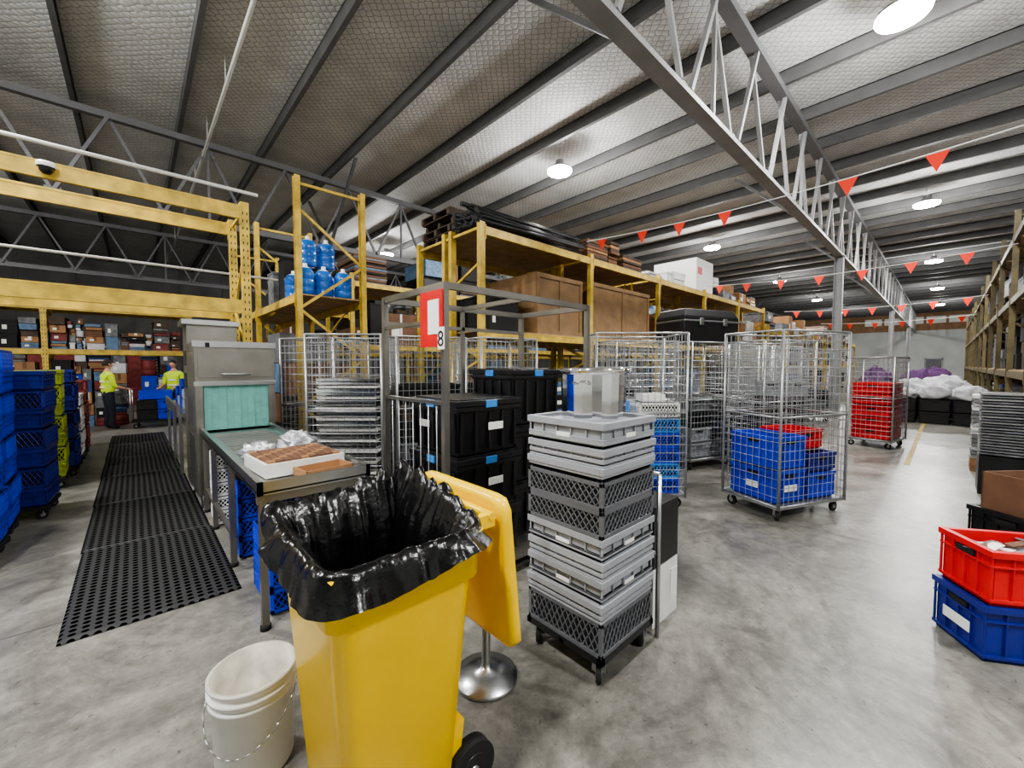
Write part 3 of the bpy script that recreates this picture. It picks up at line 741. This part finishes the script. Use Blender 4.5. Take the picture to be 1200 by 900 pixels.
b.obj('black_storage_tote_stack',(1.46,2.2,0),bevel=.006)
b=B()
for j in range(3): tote(b,.78,1.40,.2,.78,.14+j*.48,.47,j==1)
b.obj('black_storage_tote_stack',(1.46,2.2,0),bevel=.006)
b=B(); b.box(-.012,0,0,.26,0,.36,'red'); b.box(-.016,-.012,.03,.16,.08,.3,'paper'); b.box(-.018,-.012,-.03,.04,-.02,.12,'paper')
sg=b.obj('aisle_number_sign',(1.43,2.17,1.72))
cu=bpy.data.curves.new('digit_8','FONT'); cu.body='8'; cu.size=.14; cu.extrude=.001
t=bpy.data.objects.new('digit_8',cu); COL.objects.link(t); t.data.materials.append(M['blackmatte']); t.rotation_euler=(math.pi/2,0,-math.pi/2); t.location=(-.0195,.04,.0); t.parent=sg

b=B(); b.box(2.24,2.56,1.16,1.55,.0,.36,'white'); b.box(2.24,2.56,1.16,1.55,.37,.75,'black'); b.box(2.46,2.55,1.155,1.16,.1,.3,'paper'); b.obj('stacked_boxes',bevel=.004)
b=B(); b.rod((0,0,.0),(0,0,.97),.013,'steel',10); b.rod((0,.3,.0),(0,.3,.97),.013,'steel',10); b.rod((0,0,.97),(0,.3,.97),.013,'steel',10); b.rod((0,0,.5),(0,.3,.5),.01,'steel',8); b.obj('trolley_handle_frame',(2.2,1.11,0))
b=B(); b.lathe([(0,0),(.16,0),(.165,.01),(.16,.02),(.08,.045),(.03,.06),(.022,.08),(.022,.9),(.03,.92),(.03,.95),(0,.95)],(0,0,0),'steel',32); b.obj('queue_stanchion',(1.27,1.56,0))

# ------------------------------------------------------------------ right foreground crates
b=B(); solid_crate(b,0,.36,0,.6,0,.31,'navy',label=True); solid_crate(b,.0,.36,0.02,.6,.31,.3,'red',label=False)
b.box(.05,.31,.05,.55,.5,.54,'mix')
for i in range(18):
    x=random.uniform(.06,.28);y=random.uniform(.06,.5); b.bar((x,y,.55+random.random()*.03),(x+random.uniform(-.08,.08),y+random.uniform(-.1,.1),.56+random.random()*.03),.05,.006,['white','steel','cardd','mix'][i%4])
b.obj('stacked_parts_crates',(3.58,.02,0),r(-146),bevel=.002)
b=B(); solid_crate(b,0,.6,0,.45,0,.30,'navy'); solid_crate(b,0,.6,0,.45,.30,.26,'black'); b.box(.05,.55,.05,.4,.54,.56,'cardd')
for a_ in ((.05,.5,.02,.03),(.05,.5,.39,.4),(.05,.06,.02,.4),(.49,.5,.02,.4)): b.box(*a_,.56,.82,'cardd')
b.box(.06,.49,.03,.39,.56,.72,'mix'); pl=[(.15+.2*i/10,.0,.70+.08*math.sin(math.pi*i/10)) for i in range(11)]; b.path(pl,.008,'paper')
b.obj('open_carton_on_crate',(4.26,-.48,0),r(-40))
b=B()
for j in range(22): b.box(0,.5,0,.45,.5+j*.035,.52+j*.035,'steel' if j%2 else 'mix')
b.box(0,.5,0,.45,0,.48,'black'); b.obj('tray_stack',(7.65,-.76,0),r(0))
b=B()
for j in range(16): b.box(0,.5,0,.45,.2+j*.06,.25+j*.06,random.choice(['foil','white','mix','steel']))
b.box(0,.5,0,.45,0,.2,'wood'); b.obj('tray_stack',(9.2,-.74,0),r(0))

# ------------------------------------------------------------------ left crate stacks
for (x,y,n,k,a) in ((-1.45,4.9,8,'blue',0),(-1.45,5.6,8,'blue',2),(-1.3,6.35,7,'navy',-3),(-1.3,7.75,7,'green',2),(-1.25,8.5,7,'navy',0),(-2.2,5.3,8,'blue',0),(-2.1,8,7,'green',0),(-1.25,9.4,5,'white',0),(-1.25,10.2,6,'redm',0),(-2.1,9.4,7,'blackmatte',0),(-1.6,11.2,5,'white',0),(-1.5,12.2,6,'blackmatte',0)):
    b=B(); b.box(0,.6,0,.6,.1,.14,'blackmatte')
    for xx in (.06,.54):
        for yy in (.06,.54): caster(b,xx,yy,.045)
    for j in range(n):
        o=random.uniform(-.01,.01)
        (mesh_crate if j%2 else solid_crate)(b,.02+o,.6+o,.02,.6,.14+j*.2,.195,k)
    b.obj('stacked_crates_on_dolly',(x,y,0),r(a))

b=B()
for i in range(3):
    for j in range(2): solid_crate(b,j*.85,j*.85+.8,i*.65,i*.65+.6,0,.32,'black'); solid_crate(b,j*.85,j*.85+.8,i*.65,i*.65+.6,.33,.32,'black')
b.obj('black_crate_row',(15.9,-.75,0))
for i,(x,y,z_,s,k) in enumerate(((16.3,-.45,.66,(.45,.35,.25),'linen'),(16.4,.2,.66,(.45,.35,.3),'linen'),(17,.7,.66,(.5,.4,.35),'linen'),(17.1,0,.75,(.5,.5,.35),'linen'),(16.4,.85,.66,(.35,.3,.2),'linen'),(17.9,1.6,.0,(.7,.5,1.0),'purple'),(18.5,.4,.0,(.8,.7,1.0),'purple'))):
    lump('linen_pile',(x,y,z_),s,k,i*3.1,.3)

# ------------------------------------------------------------------ bunting
def bunting(x,y0,y1,z,ys,sz=.2,sag=.12):
    b=B(); n=24; f=lambda y: z-sag*4*((y-y0)/(y1-y0))*(1-(y-y0)/(y1-y0))
    pl=[(x,y0+(y1-y0)*i/n,f(y0+(y1-y0)*i/n)) for i in range(n+1)]; b.path(pl,.008,'string',4)
    for y in ys:
        zz=f(y); a=random.uniform(-.3,.3); b.tri((x,y-sz/2,zz),(x,y+sz/2,zz),(x+a*.1,y,zz-sz*1.1),'flag')
        b.tri((x+.003,y+sz/2,zz),(x+.003,y-sz/2,zz),(x+.003+a*.1,y,zz-sz*1.1),'flag')
    b.obj('flag_bunting')
bunting(6.5,-.85,4.85,4.0,[.15,.91,2.33,3.02,3.67,4.5])
bunting(12.3,-.85,4.85,3.9,[-.2,.6,1.4,2.2,3,3.8,4.5],.22)
bunting(20.5,-.85,4.85,3.9,[-.4,.4,1.2,2,2.8,3.6,4.4],.26)
bunting(28,-.85,4.85,3.9,[-.4,.6,1.6,2.6,3.6,4.4],.28)

# ------------------------------------------------------------------ people
def person(name,loc,rz,hair='hair'):
    J={'pel':(0,0,.98),'ch':(0,.02,1.25),'sh':(0,.0,1.42),'nk':(0,.01,1.52),'nt':(0,.02,1.6),
       'hl':(-.1,0,.93),'kl':(-.11,.03,.5),'al':(-.12,-.02,.09),'tl':(-.12,.14,.035),
       'hr':(.1,0,.93),'kr':(.11,.05,.5),'ar':(.12,.02,.09),'tr':(.12,.18,.035),
       'sl':(-.19,0,1.40),'el':(-.24,.06,1.12),'wl':(-.19,.3,1.05),'sr':(.19,0,1.40),'er':(.24,.06,1.12),'wr':(.19,.3,1.05)}
    rad={'pel':.145,'ch':.14,'sh':.12,'nk':.06,'nt':.055,'hl':.1,'kl':.065,'al':.05,'tl':.04,'hr':.1,'kr':.065,'ar':.05,'tr':.04,
         'sl':.075,'el':.052,'wl':.034,'sr':.075,'er':.052,'wr':.034}
    keys=list(J); E=[('pel','ch'),('ch','sh'),('sh','nk'),('nk','nt'),('pel','hl'),('hl','kl'),('kl','al'),('al','tl'),('pel','hr'),('hr','kr'),('kr','ar'),('ar','tr'),('sh','sl'),('sl','el'),('el','wl'),('sh','sr'),('sr','er'),('er','wr')]
    def skin(verts,edges,radii,root=0,lv=2):
        me=bpy.data.meshes.new('t'); me.from_pydata(verts,edges,[]); o=bpy.data.objects.new('t',me); COL.objects.link(o)
        md=o.modifiers.new('s','SKIN'); sv=me.skin_vertices[0].data
        for i,q in enumerate(radii): sv[i].radius=(q,q); sv[i].use_root=(i==root)
        o.modifiers.new('u','SUBSURF').levels=lv
        dg=bpy.context.evaluated_depsgraph_get(); dg.update()
        nm=bpy.data.meshes.new_from_object(o.evaluated_get(dg)); bpy.data.objects.remove(o); return nm
    e=bpy.data.objects.new(name,None); COL.objects.link(e); e.location=loc; e.rotation_euler=(0,0,rz); e.scale=(.96,.96,.96)
    nm=skin([J[k] for k in keys],[(keys.index(a),keys.index(c)) for a,c in E],[rad[k] for k in keys])
    for k in ('hivis','trouser','skin','black'): nm.materials.append(M[k])
    for p in nm.polygons:
        c=p.center; p.use_smooth=True
        arm=abs(c.x)>.16 and c.y>.1 and c.z>.9
        p.material_index=2 if c.z>1.5 or arm else (0 if c.z>.98 else (3 if c.z<.1 else 1))
    o=bpy.data.objects.new('body',nm); COL.objects.link(o); o.parent=e
    b=B(); rl=[]; n=24
    for j in range(17):
        ph=math.pi*j/16; ring=[]
        for i in range(n):
            t_=2*math.pi*i/n; dx,dy,dz=math.sin(ph)*math.cos(t_),math.sin(ph)*math.sin(t_),math.cos(ph)
            jaw=1-.28*max(0,-dz)
            nose=.02*math.exp(-((dx/.18)**2+((dz+.1)/.2)**2)) if dy>0 else 0
            ring.append((dx*.077*jaw,dy*.095*jaw+nose,dz*.12))
        rl.append(ring)
    b.rings(rl,'skin')
    for f_ in (-1,1):
        b.lathe([(0,-.012),(.011,-.008),(.013,0),(.009,.007),(0,.01)],(f_*.03,.088,.012),'white',10,axis='Y'); b.lathe([(.006,.0),(.005,.011),(0,.012)],(f_*.03,.088,.012),'hair',8,axis='Y')
        b.lathe([(0,-.008),(.018,-.006),(.024,0),(.018,.006),(0,.008)],(f_*.08,0,0),'skin',10,axis='X')
    b.box(-.022,.022,.083,.09,-.062,-.055,'red')
    rl=[]
    for j in range(9):
        ph=math.pi*.62*j/8
        rl.append([(math.sin(ph)*math.cos(2*math.pi*i/n)*.085,math.sin(ph)*math.sin(2*math.pi*i/n)*.1-.014,math.cos(ph)*.125+.006+(.045*max(0,math.sin(2*math.pi*i/n))*(j/8))) for i in range(n)])
    b.rings(rl,'hair')
    b.obj('head',(0,.03,1.69),parent=e)
    for sx in (-1,1):
        vs=[(sx*.19,.3,1.05),(sx*.185,.34,1.04),(sx*.18,.385,1.035)];ed=[(0,1),(1,2)];ra=[.027,.034,.03]
        for i,(fx,L) in enumerate(((-.027,.06),(-.009,.07),(.009,.066),(.027,.05))):
            o_=len(vs); bx_=sx*.18+fx; vs+=[(bx_,.395,1.035),(bx_,.395+L*.55,1.03),(bx_,.395+L*.8,1.03-L*.4)]; ed+=[(2,o_),(o_,o_+1),(o_+1,o_+2)]; ra+=[.011,.009,.008]
        o_=len(vs); vs+=[(sx*.145,.36,1.03),(sx*.13,.39,1.02)]; ed+=[(1,o_),(o_,o_+1)]; ra+=[.012,.009]
        hm=skin(vs,ed,ra,0,1); hm.materials.append(M['skin'])
        for p in hm.polygons: p.use_smooth=True
        o=bpy.data.objects.new('hand',hm); COL.objects.link(o); o.parent=e
    b=B()
    for z_,rx,ry in ((1.1,.158,.15),(1.25,.152,.15)):
        b.rings([[(rx*math.cos(2*math.pi*i/24),ry*math.sin(2*math.pi*i/24)+.01,z_+q) for i in range(24)] for q in (-.02,.02)],'paper')
    b.obj('vest_reflective_tape',parent=e)
    return e
person('warehouse_worker',(-.52,14.2,0),r(-70)); person('warehouse_worker',(.78,14.5,0),r(150))
b=B(); b.box(0,.9,0,.55,.16,.2,'blackmatte'); 
for x in (.08,.82):
    for y in (.08,.47): caster(b,x,y,.06)
b.rod((0,.05,.2),(0,.05,1.0),.014,'steel',8); b.rod((0,.5,.2),(0,.5,1.0),.014,'steel',8); b.rod((0,.05,1.0),(0,.5,1.0),.014,'steel',8)
for j in range(2): solid_crate(b,.1,.5,.04,.52,.2+j*.26,.25,'blackmatte'); solid_crate(b,.5,.88,.04,.52,.2+j*.26,.25,'blue')
b.box(.15,.8,.1,.5,.73,.95,'blue'); b.obj('platform_trolley',(-.12,13.8,0),r(-5))

# ------------------------------------------------------------------ world, camera
w=bpy.data.worlds.new('World'); S.world=w; w.use_nodes=True
w.node_tree.nodes['Background'].inputs[0].default_value=(.8,.85,.9,1); w.node_tree.nodes['Background'].inputs[1].default_value=.3
try: S.view_settings.look='AgX - Medium High Contrast'
except Exception as ex: print(ex)
cam=bpy.data.cameras.new('camera'); co=bpy.data.objects.new('camera',cam); COL.objects.link(co)
co.location=(0,0,1.6); cam.sensor_width=36; cam.lens=36*474/1200; cam.clip_start=.02; cam.clip_end=200
co.rotation_euler=(math.radians(90-2.66),0,-math.atan2(.6814,.7319)); S.camera=co
